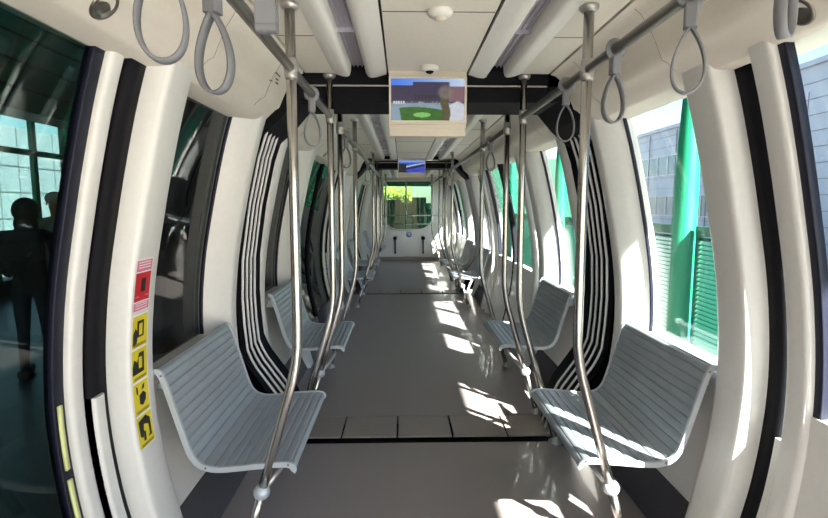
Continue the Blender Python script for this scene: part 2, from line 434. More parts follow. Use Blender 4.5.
# ------------------------------------------------------------------ benches
BP = [(.620,.412),(.614,.420),(.615,.430),(.625,.443),(.65,.450),(.70,.449),(.78,.443),(.86,.435),(.93,.430),(.975,.434),(1.015,.450),(1.045,.485),(1.066,.54),(1.086,.61),(1.106,.68),(1.126,.75),(1.144,.81),(1.158,.845),(1.172,.862),(1.190,.862)]
def dense(pts, st):
    out = []
    P_ = [Vector((p[0],0,p[1])) for p in pts]
    # Catmull-Rom then arc-length resample
    cr = []
    for i in range(len(P_)-1):
        p0,p1,p2,p3 = P_[max(i-1,0)],P_[i],P_[i+1],P_[min(i+2,len(P_)-1)]
        for k in range(8):
            t = k/8; cr.append(.5*((2*p1)+(p2-p0)*t+(2*p0-5*p1+4*p2-p3)*t*t+(3*p1-p0-3*p2+p3)*t**3))
    cr.append(P_[-1]); d = [0]
    for i in range(1, len(cr)): d.append(d[-1]+(cr[i]-cr[i-1]).length)
    n = int(d[-1]/st); i = 0
    for k in range(n+1):
        q = d[-1]*k/n
        while i < len(d)-2 and d[i+1] < q: i += 1
        out.append(cr[i].lerp(cr[i+1], (q-d[i])/max(1e-9, d[i+1]-d[i])))
    return out, d[-1]
BD, BL = dense(BP, .0045)
def bench_band(s, off0, off1, grooves):
    """closed outline in (x,z) around the seat curve between normal offsets"""
    up = []; dn = []; N = len(BD)
    for i, p in enumerate(BD):
        t = (BD[min(i+1,N-1)]-BD[max(i-1,0)]).normalized(); nr = Vector((-t.z,0,t.x))
        g = 0
        if grooves:
            q = (i/(N-1)*BL) % .042
            g = 0.0026*math.sin(PI*q/.042)-(.0048 if q < .0046 else 0)
        up.append(p+nr*(off1+g)); dn.append(p+nr*off0)
    return [(s*v.x, v.z) for v in up], [(s*v.x, v.z) for v in dn]
def make_bench(s, ln=.84):
    root = empty('bench_seat')
    def band(mb, y0, y1, o0, o1, gr):
        u, d = bench_band(s, o0, o1, gr); n = len(u); vs = []; fs = []
        for y in (y0, y1):
            vs += [(x,y,z) for x,z in u]; vs += [(x,y,z) for x,z in d]
        for k in range(n-1):
            fs += [(k,k+1,2*n+k+1,2*n+k), (n+k,3*n+k,3*n+k+1,n+k+1), (k,n+k,n+k+1,k+1), (2*n+k,2*n+k+1,3*n+k+1,3*n+k)]
        fs += [(0,2*n,3*n,n), (n-1,2*n-1,4*n-1,3*n-1)]
        mb.add(vs, fs, False)
    b = MB(); band(b, -ln/2+.012, ln/2-.012, -.010, .0, True); sl = b.build('slatted_shell', M['bench'], root)
    for e in (-1, 1):
        c = MB(); y = sorted((e*ln/2, e*(ln/2-.013))); band(c, y[0], y[1], -.016, .0075, False)
        cap = c.build('end_cap', M['benchedge'], root)
        for i in (12, 90, 190):
            if i < len(BD): MB().lathe((s*BD[i].x, e*ln/2, BD[i].z-.003), [(.005,0),(.005,.0015),(.002,.002)], axis=(0,e,0), n=8).build('screw', M['rail'], cap)
    f = MB()
    for y in (-.26, .26):
        f.tube([(s*.68,y,.428),(s*.80,y,.420),(s*.90,y,.415),(s*.98,y,.412)], .012, n=8)
    f.tube([(s*.70,-ln/2+.05,.415),(s*.70,ln/2-.05,.415)], .013, n=8)
    f.build('support_frame', M['charcoal'], root)
    w = MB(); w.box(*sorted((s*1.15, s*1.235)), -.3, .3, .74, .80); w.build('wall_bracket', M['benchedge'], root)
    return root
bR = make_bench(1); bL = make_bench(-1)
bpos = [(JOINTS[0]-.89,'ahead of the first floor joint'), (JOINTS[0]+.89,'just past the first floor joint'), (JOINTS[1]-.89,'ahead of the second floor joint'), (JOINTS[1]+.89,'just past the second floor joint'), (12.9+.4,'beside the far end wall')]
for proto, sd_ in ((bR,'right'), (bL,'left')):
    for i, (y, where) in enumerate(bpos):
        o = proto if i == 0 else copy_tree(proto)
        o.location = (0, y, 0)
        if i == 0: lab = 'large foreground slatted grey metal bench on the %s side' % sd_
        else: lab = 'slatted grey metal bench on the %s side %s' % (sd_, where)
        tag(o, lab, 'bench', 'slatted benches along both walls')

# ------------------------------------------------------------------ grab poles and rails
def make_pole(s, dirn):
    """dirn: +1 bench lies further along y, -1 bench lies nearer"""
    root = empty('grab_pole'); x = s*.588
    pts = [(x,0,2.325),(x,0,1.9),(x,0,1.4),(x,0,.98)]
    bx = [(0,.98),(.004,.93),(.012,.88),(.024,.83),(.04,.78)]
    pts = [(x,0,2.325),(x,0,1.6),(x,0,1.05)]+[(x+s*a,0,z) for a, z in ((.003,.96),(.012,.89),(.027,.82),(.05,.74),(.12,.50),(.172,.32),(.215,.17),(.258,.02))]
    p = MB(); p.tube(pts[:9], [.0205]*9, n=16); p.tube(pts[8:], .0195, n=16); p.build('tube', M['steel'], root)
    MB().lathe((x,0,CEIL+.001), [(.038,0),(.038,-.012),(.030,-.022),(.024,-.026),(.022,-.026)], n=24).build('ceiling_flange', M['collar'], root)
    bl = MB().ball((x+s*.172,0,.32), .036, n=18, sq=(1,1,.95)); bl.build('ball_joint', M['benchedge'], root)
    a = MB(); a.tube([(x+s*.165,0,.325),(x+s*.12,dirn*.06,.375),(x+s*.09,dirn*.16,.405),(x+s*.09,dirn*.22,.41)], .0135, n=10); a.build('bench_arm', M['collar'], root)
    MB().lathe((x+s*.26,0,.0), [(.045,0),(.045,.008),(.03,.02),(.022,.045)], n=20).build('floor_flange', M['collar'], root)
    c = MB(); c.ball((x,0,2.085), .030, n=16, sq=(1,1.1,1)); c.lathe((x,0,2.045), [(.024,0),(.026,.01),(.026,.07),(.024,.08)], n=16); c.build('rail_collar', M['collar'], root)
    return root
prot = {(s,d): make_pole(s,d) for s in (-1,1) for d in (-1,1)}
used = set()
PO = [(JOINTS[0]-1.30,1),(JOINTS[0]-.235,-1),(JOINTS[0]+.235,1),(JOINTS[0]+1.335,-1),(JOINTS[1]-1.335,1),(JOINTS[1]-.235,-1),(JOINTS[1]+.235,1),(JOINTS[1]+1.335,-1),(12.82,1)]
ordw = ['closest to the camera', 'just before the first floor joint', 'just past the first floor joint', 'at the far end of the second bench',
        'fifth from the camera', 'just before the second floor joint', 'just past the second floor joint', 'second from the end wall', 'nearest to the end wall']
for s, sn in ((-1,'left'),(1,'right')):
    for i, (y, d) in enumerate(PO):
        o = prot[(s,d)] if (s,d) not in used else copy_tree(prot[(s,d)])
        used.add((s,d)); o.location = (0, y, 0)
        tag(o, 'bent steel grab pole on the %s, %s' % (sn, ordw[i]), 'grab pole', 'bent steel grab poles')
    for k, (y0, y1) in enumerate(((-1.2, PO[1][0]), (PO[2][0], PO[5][0]), (PO[6][0], 13.9))):
        r = empty('overhead_rail', (s*.588, y0, 2.085))
        MB().tube([(0,t,0) for t in (0, (y1-y0)/2, y1-y0)], .0185, n=16).build('tube', M['rail'], r)
        MB().ball((0,y1-y0+.005,0), .024, n=12).build('end_knob', M['collar'], r)
        tag(r, 'horizontal grab rail overhead on the %s, %s' % (sn, ['running from above the camera to the first joint','in the second car section','in the last car section'][k]), 'grab rail', 'overhead grab rails')
cr = MB().tube([(-.66,JOINTS[1]-.30,2.305),(0,JOINTS[1]-.30,2.305),(.66,JOINTS[1]-.30,2.305)], .018, n=12)
tag(cr.build('cross_bar', M['steel'], None), 'steel bar across the ceiling at the second floor joint', 'cross bar')

# ------------------------------------------------------------------ straps
def make_strap():
    root = empty('hanging_strap')
    h = MB(); h.rbox(-.016,.016,-.0165,.0165,-.085,-.028,.006,'z'); h.build('clip', M['strap'], root)
    w = MB(); w.tube([(0.024*math.cos(t), 0, .024*math.sin(t)) for t in [2*PI*k/20 for k in range(20)]], .004, n=8, closed=True, flat=(.003,.014)); w.build('sling', M['strap'], root)
    # teardrop loop in the y=0 plane -> band width along y
    N = 40; pts = []
    for k in range(N):
        t = 2*PI*k/N; a = (1-math.cos(t))/2
        pts.append((.047*math.sin(t)*math.sin(t/2)**.8 if t > 0 else 0, 0, -.082-.165*a))
    b = MB(); n = len(pts); vs = []; fs = []
    P2 = [Vector(p) for p in pts]
    for i, p in enumerate(P2):
        tt = (P2[(i+1)%n]-P2[i-1]).normalized(); nr = Vector((tt.z,0,-tt.x))
        for (o, y) in ((.0028,-.0125),(.0036,0),(.0028,.0125),(-.0028,.0125),(-.0036,0),(-.0028,-.0125)): vs.append((p+nr*o)+Vector((0,y,0)))
    for i in range(n):
        j = (i+1)%n
        for k in range(6): fs.append((i*6+k, i*6+(k+1)%6, j*6+(k+1)%6, j*6+k))
    b.add(vs, fs, True); b.build('loop', M['strap'], root)
    return root
st0 = make_strap()
def strap(x, y, z, rz, label, first=[True], sc=1):
    o = st0 if first[0] else copy_tree(st0); first[0] = False
    o.location = (x,y,z); o.rotation_euler = (0,0,math.radians(rz)); o.scale = (sc,sc,sc)
    tag(o, label, 'hanging strap', 'grey hanging straps on the grab rails')
strap(-.588, .965, 2.085, 12, 'grey hanging strap at top left, nearest one on the left rail', sc=1.1)
strap(-.588, 1.225, 2.085, -12, 'grey teardrop strap on the left rail, second from the camera', sc=1.1)
strap(-.588, 2.50, 2.085, 20, 'thin looking grey strap on the left rail just beyond the closest pole')
strap(.588, .99, 2.085, 38, 'grey strap loop at the top right corner of the view', sc=.86)
strap(.588, 1.32, 2.085, -25, 'grey teardrop strap on the right rail before the closest pole')
strap(.588, 1.78, 2.085, 8, 'grey teardrop strap just in front of the closest right pole')
strap(.588, 2.30, 2.085, -10, 'grey teardrop strap just behind the closest right pole')
strap(.588, 4.25, 2.085, 15, 'small pale strap on the right rail past the first joint')
strap(.588, 7.9, 2.085, 0, 'tiny strap on the right rail before the second joint')
strap(-.588, 6.4, 2.085, 10, 'small dark strap on the left rail in the second car section')
strap(-.588, 3.95, 2.085, 30, 'small strap on the left rail just past the first joint')
# edge-on strap hanging from a ceiling bracket
r = empty('ceiling_strap', (-.372, .86, 2.30))
b = MB(); b.box(-.017,.017,-.004,.004,-.455,.03); b.box(-.017,.017,.014,.020,-.455,.03); b.rbox(-.017,.017,-.004,.02,-.467,-.451,.007,'x'); b.build('band', M['strap'], r)
MB().rbox(-.024,.024,-.012,.028,.0,.05,.008,'z').build('bracket', M['collar'], r)
tag(r, 'wide grey strap hanging edge-on from the ceiling at top left', 'strap')

# ------------------------------------------------------------------ screens
def picture(u, v):
    """foreground screen: sky, low building, pool and lawn, statue"""
    n = .5+.3*math.sin(u*29+v*13)*math.sin(u*9-v*27)+.2*math.sin(u*90+v*31)*math.sin(v*70-u*20)
    top = .84 if u < .3 else (.92 if u < .8 else .82)
    if v > top: c = (.22+.55*u, .45+.4*u, .95)
    elif v > .46:
        c = (.16+.05*n, .13+.04*n, .25+.05*n)
        if u > .78: c = (.42+.1*n, .34, .38)
        if .3 < u < .66 and .5 < v < .62 and (u*22) % 1 < .6: c = (.04,.04,.12)
    elif v > .34:
        c = (.45+.1*n, .52+.1*n, .62) if v < .42 or n > .6 else (.2,.22,.3)
    else:
        c = (.06+.1*n, .28+.15*n, .03)
        if ((u-.42)/.12)**2+((v-.14)/.06)**2 < 1: c = (.45,.75,.35)
        if u < .14-.1*v or v > .28+.05*math.sin(u*5): c = (.5,.6,.68)
    if .03 < u < .2 and .40 < v < .47 and (u*30) % 1 < .55: c = (.85,.88,.92)
    if u > .76 and v < .42-.9*abs(u-.9)+.05: c = (.72+.15*n, .76+.1*n, .85)
    w = .055 if v < .45 else .045-.05*abs(v-.6)
    if abs(u-.735-.02*math.sin(v*9)) < w and v < .64: c = (.22+.1*n, .2+.1*n, .14)
    k = max(0, 1-((u-.74)/.12)**2-((v-.68)/.2)**2); k = min(1, 1.6*k)*.75
    c = tuple(a_*(1-k)+b_*k for a_, b_ in zip(c, (.42+.1*n,.38+.1*n,.38)))
    return c
def picture2(u, v):
    n = .5+.5*math.sin(u*17+v*13)
    c = (.10+.1*u, .22+.15*v, .75)
    if v < .5+.3*u and v > .15+.5*u-.1: c = (.75,.8,.95) if abs(v-(.35+.45*u)) < .06 else (.05,.08,.25)
    if u < .28 and v < .7: c = (.02,.03,.10)
    if v > .85: c = (.45,.6,.95)
    return c
def screen(name, y, w, h, zc, pic, label, nx=150, ny=86, e=.42):
    root = empty(name, (0, y, zc))
    m = bpy.data.materials.new(name+'_display'); m.use_nodes = True; nt = m.node_tree; b = nt.nodes['Principled BSDF']
    ca = nt.nodes.new('ShaderNodeAttribute'); ca.attribute_name = 'pic'
    b.inputs['Base Color'].default_value = (.01,.01,.01,1); b.inputs['Roughness'].default_value = .3
    nt.links.new(ca.outputs['Color'], b.inputs['Emission Color']); b.inputs['Emission Strength'].default_value = e
    me = bpy.data.meshes.new('display'); vs = []; fs = []; cols = []
    for j_ in range(ny+1):
        for i_ in range(nx+1):
            u, v = i_/nx, j_/ny; vs.append(((u-.5)*w, -.0305, (v-.5)*h)); cols += [*pic(u, v), 1]
    for j_ in range(ny):
        for i_ in range(nx): a = j_*(nx+1)+i_; fs.append((a, a+1, a+nx+2, a+nx+1))
    me.from_pydata(vs, [], fs); at = me.color_attributes.new('pic', 'FLOAT_COLOR', 'POINT'); at.data.foreach_set('color', [q**2.0 for q in cols]); me.materials.append(m)
    d = bpy.data.objects.new('display', me); COL.objects.link(d); d.parent = root
    hb = MB(); bw = .012
    hb.box(-w/2-bw, w/2+bw, -.02, .05, -h/2-.04, h/2+.055)
    hb.box(-w/2-bw, -w/2, -.04, -.02, -h/2-bw-.01, h/2+.01); hb.box(w/2, w/2+bw, -.04, -.02, -h/2-bw-.01, h/2+.01); hb.box(-w/2, w/2, -.04, -.02, -h/2-bw-.01, -h/2); hb.box(-w/2, w/2, -.04, -.02, h/2, h/2+.012)
    hb.build('housing', M['bezel'], root)
    MB().box(-w/2-.003, w/2+.003, -.0295, -.021, -h/2-.003, h/2+.003).build('bezel', M['black'], root)
    MB().box(-w/2-.01, w/2+.01, .0, .09, -h/2-.085, -h/2-.04).build('lower_box', M['bezel'], root)
    tag(root, label, 'screen'); return root
screen('ceiling_screen', JOINTS[0]-.30, 0.432, .240, 2.165, picture, 'large lit screen near the camera showing a fountain before a building')
screen('ceiling_screen', JOINTS[1]-.35, .437, .20, 2.19, picture2, 'small distant lit blue screen hanging at the second joint', 40, 22)

# domes on the ceiling centre panel
def dome(y, label, cat, dark):
    r = empty('ceiling_dome', (.005, y, CEIL))
    MB().lathe((0,0,.001), [(.052,0),(.052,-.012),(.046,-.022),(.03,-.028)], n=28).build('base', M['cowl'], r)
    MB().ball((0,0,-.026), .026 if not dark else .024, n=16, sq=(1,1,.6)).build('lens', M['black'] if dark else M['bezel'], r)
    tag(r, label, cat)
dome(2.11, 'pale round smoke detector on the ceiling near the top of the view', 'smoke detector', False)
dome(2.93, 'small ceiling camera with a dark lens just above the near screen', 'security camera', True)

# ------------------------------------------------------------------ stickers on the left door pillar
def patch(poly, m, name, off, y0=1.865, w=.11, z0=.60, hgt=.74, parent=None, label=None, cat=None, group=None):
    """poly in (u 0..1 to the far side, z metres above z0); wraps to the pillar face"""
    mb = MB()
    n = len(poly)
    # slice finely in z by clipping is unnecessary for small shapes: subdivide edges
    bm_v = [(-(P(z0+v)-off), y0+u*w, z0+v) for u, v in poly]
    mb.add(bm_v, [tuple(range(n))])
    o = mb.build(name, m, parent)
    return o
def rect(u0, u1, v0, v1, k=4):
    return [(u0,v0+(v1-v0)*i/k) for i in range(k+1)]+[(u1,v1-(v1-v0)*i/k) for i in range(k+1)]
def strips(mb, u0, u1, v0, v1, off, k=6, mi=0, y0=1.865, w=.11, z0=.60):
    vs = []
    for i in range(k+1):
        z = z0+v0+(v1-v0)*i/k
        for u in (u0,u1): vs.append((-(P(z)-off), y0+u*w, z))
    mb.add(vs, [(2*i,2*i+1,2*i+3,2*i+2) for i in range(k)], False, mi)
ST = empty('safety_sticker', (0,0,0))
a = MB(); strips(a, -.04, 1.04, .545, .75, .0012, mi=0); strips(a, 0, 1, .70, .742, .0016, mi=1); strips(a, 0, 1, .585, .695, .0016, mi=2); strips(a, .0, 1, .548, .580, .0016, mi=1)
strips(a, .38, .68, .62, .672, .0022, mi=3); strips(a, .05, .3, .60, .606, .002, mi=1); strips(a, .7, .95, .60, .606, .002, mi=1)
for q in (.712,.722,.732): strips(a, .1, .9, q, q+.004, .002, k=1, mi=0)
for q in (.556,.566,.574): strips(a, .1, .9, q, q+.003, .002, k=1, mi=0)
so = a.build('emergency_notice', [M['stwhite'], M['pink'], M['red'], M['ink']], ST); so['label'] = 'red emergency notice with a black square'
pict = [
    [[(.3,.03),(.75,.03),(.75,.095),(.3,.095)], [(.05,.0),(.3,.01),(.35,.05),(.2,.07),(.05,.05)]],
    [[(.3,.02),(.78,.02),(.78,.10),(.45,.10),(.3,.06)], [(.02,.02),(.32,.02),(.3,.07),(.12,.08),(.02,.05)]],
    [[(.35,.03),(.55,.02),(.75,.035),(.8,.06),(.62,.075),(.35,.065)], [(.2,.07),(.3,.075),(.28,.1),(.18,.105)], [(.5,.08),(.7,.085),(.75,.105),(.6,.10)]],
    [[(.12,.04),(.3,.03),(.42,.08),(.7,.07),(.72,.03),(.6,.02),(.85,.02),(.85,.09),(.6,.11),(.1,.10)], [(.3,.015),(.45,.015),(.48,.05),(.36,.055)]],
]
for i in range(4):
    v0 = .40-.133*i; a = MB()
    strips(a, -.04, 1.04, v0+.0, v0+.135, .0012, mi=0); strips(a, 0, 1, v0+.004, v0+.128, .0016, mi=1)
    for poly in pict[i]:
        a.add([(-(P(.6+v0+.012+v)-.0024), 1.865+u*.11, .6+v0+.012+v) for u, v in poly], [tuple(range(len(poly)))], False, 2)
    if i in (0,1): strips(a, .42, .64, v0+.05, v0+.095, .003, k=2, mi=1)
    for q in (.009,.015): strips(a, .12, .9, v0+q, v0+q+.003, .0022, k=1, mi=2)
    a.build('pictogram_label', [M['stwhite'], M['yellow'], M['ink']], ST)
tag(ST, 'vertical strip of red and yellow safety stickers on the near left pillar', 'sticker')
# small pictogram printed on the left cove
a = MB()
def cvp(u, v): # along y, down the cove
    return (-(.822+.03*v-.002), 2.76+u, 2.256-.052*v-.002)
for poly in ([(0,.0),(.10,.0),(.10,.12),(0,.12)], [(.04,.4),(.10,.35),(.10,.5),(.05,.5)], [(-.04,.95),(.02,.8),(.03,.88),(-.03,1.0)], [(.06,.7),(.12,.6),(.13,.75),(.08,.8)]):
    a.add([cvp(u,v) for u, v in poly], [tuple(range(len(poly)))])
tag(a.build('cove_pictogram', M['ink']), 'small black pictogram on the left cove beside the closest pole', 'sticker')

# ------------------------------------------------------------------ end wall
ew = MB(); Y = END
wx = .70
# wall with a window whose lower corners are rounded
hole = []
cz, rr = 1.20, .42
for k in range(13):
    t = PI+PI/2*k/12; hole.append((-wx+rr+rr*math.cos(t), 1.28+rr*math.sin(t)+.0))
for k in range(13):
    t = 1.5*PI+PI/2*k/12; hole.append((wx-rr+rr*math.cos(t), 1.28+rr*math.sin(t)))
hole += [(wx,2.22),(-wx,2.22)]
hm = min(z for x, z in hole)
outer = [(-1.25,0),(1.25,0),(1.25,2.5),(-1.25,2.5)]
cols_ = sorted(set([round(x,5) for x, z in hole]))
def zlow(x):
    b_ = None
    for i in range(len(hole)-3):
        (x0,z0),(x1,z1) = hole[i], hole[i+1]
        if x0 <= x <= x1+1e-9 and x1 > x0: return z0+(z1-z0)*(x-x0)/(x1-x0)
    return 1.28
xs = sorted(set(cols_))
for x0, x1 in zip(xs[:-1], xs[1:]):
    z0, z1 = zlow(x0+1e-6), zlow(x1-1e-6)
    ew.prism([(x0,Y,0),(x1,Y,0),(x1,Y,z1),(x0,Y,z0)], [(x0,Y+.08,0),(x1,Y+.08,0),(x1,Y+.08,z1),(x0,Y+.08,z0)])
ew.box(-1.25,-wx,Y,Y+.08,0,2.5); ew.box(wx,1.25,Y,Y+.08,0,2.5); ew.box(-wx,wx,Y,Y+.08,2.22,2.5)
ewo = tag(ew.build('wall_back', M['white']), kind='structure')
e = MB(); e.tube([(x,Y-.01,z) for x, z in hole], .022, n=8, closed=True); e.build('window_rim', M['cowl'], ewo)
e = MB()
for z in (1.26, 1.02): e.tube([(-.95,Y-.05,z),(.95,Y-.05,z)], .016, n=8)
e.tube([(-.06,Y-.02,.9),(-.06,Y-.02,2.22)], .02, n=8)
e.build('guard_rail', M['collar'], ewo)
e = MB().box(-wx,wx,Y+.03,Y+.036,.86,2.22); tag(e.build('window_%d' % (wn_i+1), M['glassD']), kind='structure')
MB().rbox(-.85,.85,Y-.10,Y-.005,0,.10,.01,'x').build('step_ledge', M['tile'], ewo)
MB().tube([(-1.0,Y-.03,2.26),(1.0,Y-.03,2.26)], .02, n=8).build('head_bar', M['bezel'], ewo)
for x, sd_ in ((-.37,'left'),(.42,'right')):
    r = empty('wall_latch', (x, Y-.005, .0))
    MB().lathe((0,0,.62), [(.055,0),(.055,.025),(.03,.04)], axis=(0,-1,0), n=16).build('hub', M['black'], r)
    MB().rbox(-.018,.018,-.04,-.015,.22,.62,.006,'z').build('lever', M['black'], r)
    MB().ball((0,-.03,.21), .028, n=10).build('knob', M['black'], r)
    tag(r, 'black lever handle on the far end wall, %s of the two' % sd_, 'handle', 'levers on the far end wall')
a = MB().lathe((.02,Y-.002,.72), [(.075,0),(.075,.006)], axis=(0,-1,0), n=24)
o = tag(a.build('round_sign', M['blue']), 'round blue sign in the middle of the far end wall', 'sign')
MB().lathe((.02,Y-.009,.72), [(.045,0),(.045,.002)], axis=(0,-1,0), n=20).build('white_symbol', M['stwhite'], o)

# ------------------------------------------------------------------ outside, right
gd = MB(); gd.box(-60,80,-30,140,-1.6,-1.5); tag(gd.build('ground', M['concrete']), kind='structure')
def building():
    root = empty('office_building', (20, 20, -1.5))
    w = MB(); w.box(0, 14, 10, 90, 0, 8.8); w.box(-.05, 14, -32, 9.9, 0, 9.9); w.box(-.25,14,10,90,8.7,8.95); w.box(-.3,14,-32,9.9,9.8,10.05)
    w.build('cladding', M['clad'], root)
    j = MB()
    for z in [k*.78+.4 for k in range(12)]:
        if z < 8.6: j.box(-.02, .02, 10, 90, z, z+.035)
        j.box(-.08, -.03, -32, 9.9, z, z+.035)
    for y in range(-31, 88, 4): j.box(-.07, -.03, y, y+.04, 0, 8.6)
    j.build('panel_joint', M['cladjoint'], root)
    for k, (z0, z1) in enumerate(((2.3,3.7),(5.35,6.75))):
        b_ = MB(); b_.box(-.04, .05, 10.5, 88, z0, z1); wb = b_.build('window_band', M['winband'], root)
        m_ = MB()
        yy = 10.5
        while yy < 88: m_.box(-.09,-.03,yy,yy+.10,z0,z1); yy += 1.5
        m_.box(-.1,-.03,10.5,88,z0-.06,z0); m_.box(-.1,-.03,10.5,88,z1,z1+.06)
        m_.build('mullion', M['mullion'], wb)
    return tag(root, 'pale grey clad building with two rows of windows outside on the right', 'building')
building()
colp = MB().lathe((0,0,0), [(.20,0),(.20,.03),(.145,.05),(.145,3.3),(.13,3.9),(.09,4.7),(.07,5.5)], n=28)
cp = empty('green_column', (3.55, 6.5, -1.5))
colp.build('shaft', M['green'], cp)
b_ = MB(); b_.box(-.22,.22,-.22,.22,0,.04); b_.build('base_plate', M['teal'], cp)
for i, yy in enumerate((1.2, 6.5, 11.75, 17.0, 22.2)):
    o = cp if i == 0 else copy_tree(cp); o.location = (3.55, yy, -1.5)
    tag(o, 'green tapered steel column outside the right windows, %s' % ['hidden beside the near door','nearest and brightest one','second one along the track','third one along the track','farthest one along the track'][i], 'column', 'green columns beside the track')
# louvred fence sections between columns
def fence_section(y0, y1, label, pm='teal'):
    r = empty('green_fence', (3.62, y0, -1.5)); n = y1-y0
    f = MB()
    for yy in (0, n/2-.03, n-.06): f.box(-.03,.03,yy,yy+.06,0,2.72)
    f.box(-.035,.035,0,n,2.66,2.78); f.box(-.03,.03,0,n,.2,.26); f.build('frame', M['teal'], r)
    l_ = MB(); z = .28
    while z < 2.62:
        for (a_, b__) in ((.06,n/2-.03),(n/2+.03,n-.06)):
            l_.prism([(-.03,a_,z),(.03,a_,z+.035),(.03,a_,z+.043),(-.03,a_,z+.008)], [(-.03,b__,z),(.03,b__,z+.035),(.03,b__,z+.043),(-.03,b__,z+.008)])
        z += .058
    l_.build('louvre_slats', M[pm], r)
    tag(r, label, 'fence', 'green louvred fence panels outside')
fence_section(4.9, 6.3, 'green louvred fence panel just nearer than the bright column')
fence_section(6.7, 8.9, 'fence panel with pale slats in a green frame just beyond the bright column', 'pale')
fence_section(9.0, 11.5, 'green louvred fence panel before the second column')
fence_section(12.0, 16.7, 'green louvred fence panel beyond the second column')

# ------------------------------------------------------------------ station, left and overhead
rf = MB(); rf.box(-9, 2.99, -9, 27, 4.0, 4.12)
for y in range(-8, 27, 3): rf.box(-9, 2.9, y, y+.15, 3.8, 4.0)
tag(rf.build('roof_canopy', M['roof']), kind='structure')
pf = MB(); pf.box(-9, -1.42, -9, 27, -1.5, -.03); tag(pf.build('floor_platform', M['plat']), kind='structure')
# platform edge header with green trim
hd = MB(); hd.box(-2.25,-2.05,-9,24,2.02,2.48)
header = tag(hd.build('trim_20', M['dkgreen']), kind='structure')
k = MB()
for z in (2.12, 2.25, 2.38): k.box(-2.052,-2.044,-9,24,z,z+.015)
k.build('groove', M['gap'], header)
MB().box(-2.3,-2.0,-9,24,2.48,2.60).build('green_rail', M['green'], header)
MB().box(-2.25,-2.05,-9,24,2.6,3.8).build('upper_panel', M['dark'], header)
for c in (.6, 6.1, 11.6):
    for (y0, y1) in ((c-2.0, c-1.25), (c+1.25, c+(1.5 if c < 1 else 2.0))):
        q = MB(); q.box(-2.2,-2.08,y0,y1,-.03,2.02)
        q.build('screen_panel', M['dark'], header)
        q = MB(); q.box(-2.08,-2.05,y0,y0+.06,-.03,2.02); q.box(-2.08,-2.05,y1-.06,y1,-.03,2.02); q.build('green_post', M['teal'], header)
# rear station wall: dark, with a glazed opening
wl_ = MB(); wl_.box(-7.2,-7.0,-9,6.4,-.03,4); wl_.box(-7.2,-7.0,10.6,27,-.03,4); wl_.box(-7.2,-7.0,6.4,10.6,3.3,4); wl_.box(-7.2,-7.0,6.4,10.6,-.03,.25)
sw = tag(wl_.build('wall_station', M['dark']), kind='structure')
m_ = MB()
for y in (6.4,7.45,8.5,9.55,10.55): m_.box(-7.02,-6.94,y-.05,y+.05,.25,3.3)
m_.box(-7.02,-6.94,6.4,10.6,2.45,2.55); m_.build('window_mullion', M['green'], sw)
MB().box(-7.1,-7.09,6.4,10.6,.25,3.3).build('window_glass', M['glassR'], sw)
w2 = MB(); w2.box(-9,9,27,27.2,-1.5,1.65); w2.box(-9,-2.2,27,27.2,1.65,4); w2.box(1.9,9,27,27.2,1.65,4); w2.box(-2.2,1.9,27,27.2,2.55,4)
tag(w2.build('wall_far', M['dkgreen']), kind='structure')
r = empty('pale_building', (-30, 34, -1.5))
w = MB(); w.box(-8,0,-22,30,0,9); w.build('wall', M['clad'], r)
j = MB()
for y in range(-22,30,2): j.box(0,.04,y,y+.07,0,9)
for z in (2,4,6): j.box(0,.04,-22,30,z,z+.07)
j.build('panel_joint', M['cladjoint'], r)
tag(r, 'pale building seen through the left door glass behind the platform', 'building')

for i, (x, y) in enumerate(((-4.2, 2.6), (-4.2, 7.0), (-4.2, 12.0))):  # glowing fixtures added to light the people on the dark platform
    r = empty('added_platform_light', (x, y, 3.78))
    MB().rbox(-.10,.10,-.6,.6,0,.08,.02,'y').build('housing', M['collar'], r)
    MB().box(-.08,.08,-.55,.55,-.012,0).build('diffuser', M['added_lamp'], r)
    tag(r, ['added fill light above the platform beside the near door','added fill light above the platform beside the middle door','added fill light above the far end of the platform'][i], 'added fill light', 'added platform fill lights')

# things behind the end window
h = MB()
for i in range(1500):
    x = random.uniform(-2.6,.35); z = random.uniform(1.0,2.5+.25*math.sin(i)); y = random.uniform(29,30); a_ = random.uniform(0,PI); q = random.uniform(.05,.11)
    u = Vector((math.cos(a_), random.uniform(-.4,.4), math.sin(a_)))*q; v_ = Vector((-math.sin(a_), random.uniform(-.4,.4), math.cos(a_)))*q*.5
    c_ = Vector((x,y,z)); h.add([c_-u, c_+v_, c_+u, c_-v_], [(0,1,2,3)])
for x in (-2.2,-1.1,0.0): h.tube([(x,29.5,-1.5),(x+.05,29.5,.2),(x,29.5,1.4)], [.06,.045,.02], n=8)
tag(h.build('hedge', M['leaf']), 'yellow green hedge seen through the far end window', 'hedge', kind='stuff')
for i, (x, w_, hh, mm, lb) in enumerate(((-1.0,.78,3.25,'dkgreen','dark green cabinet behind the left part of the end window'), (-.18,.36,2.5,'green','bright green cabinet behind the middle of the end window'), (.22,.55,3.35,'dkgreen','tall dark green cabinet just right of the end window centre'), (.82,.6,2.9,'dkgreen','dark green cabinet behind the right edge of the end window'))):
    r = empty('equipment_cabinet', (x, 19.4+i*.2, -1.5))
    b_ = MB(); b_.rbox(0,w_,0,.6,0,hh,.03,'z'); b_.build('body', M[mm], r)
    b_ = MB(); b_.box(w_/2-.01,w_/2+.01,-.012,0,.1,hh-.1); b_.box(w_/2+.05,w_/2+.08,-.03,0,hh*.5,hh*.5+.2); b_.build('door_seam', M['gap'], r)
    tag(r, lb, 'cabinet', 'green cabinets beyond the end window')

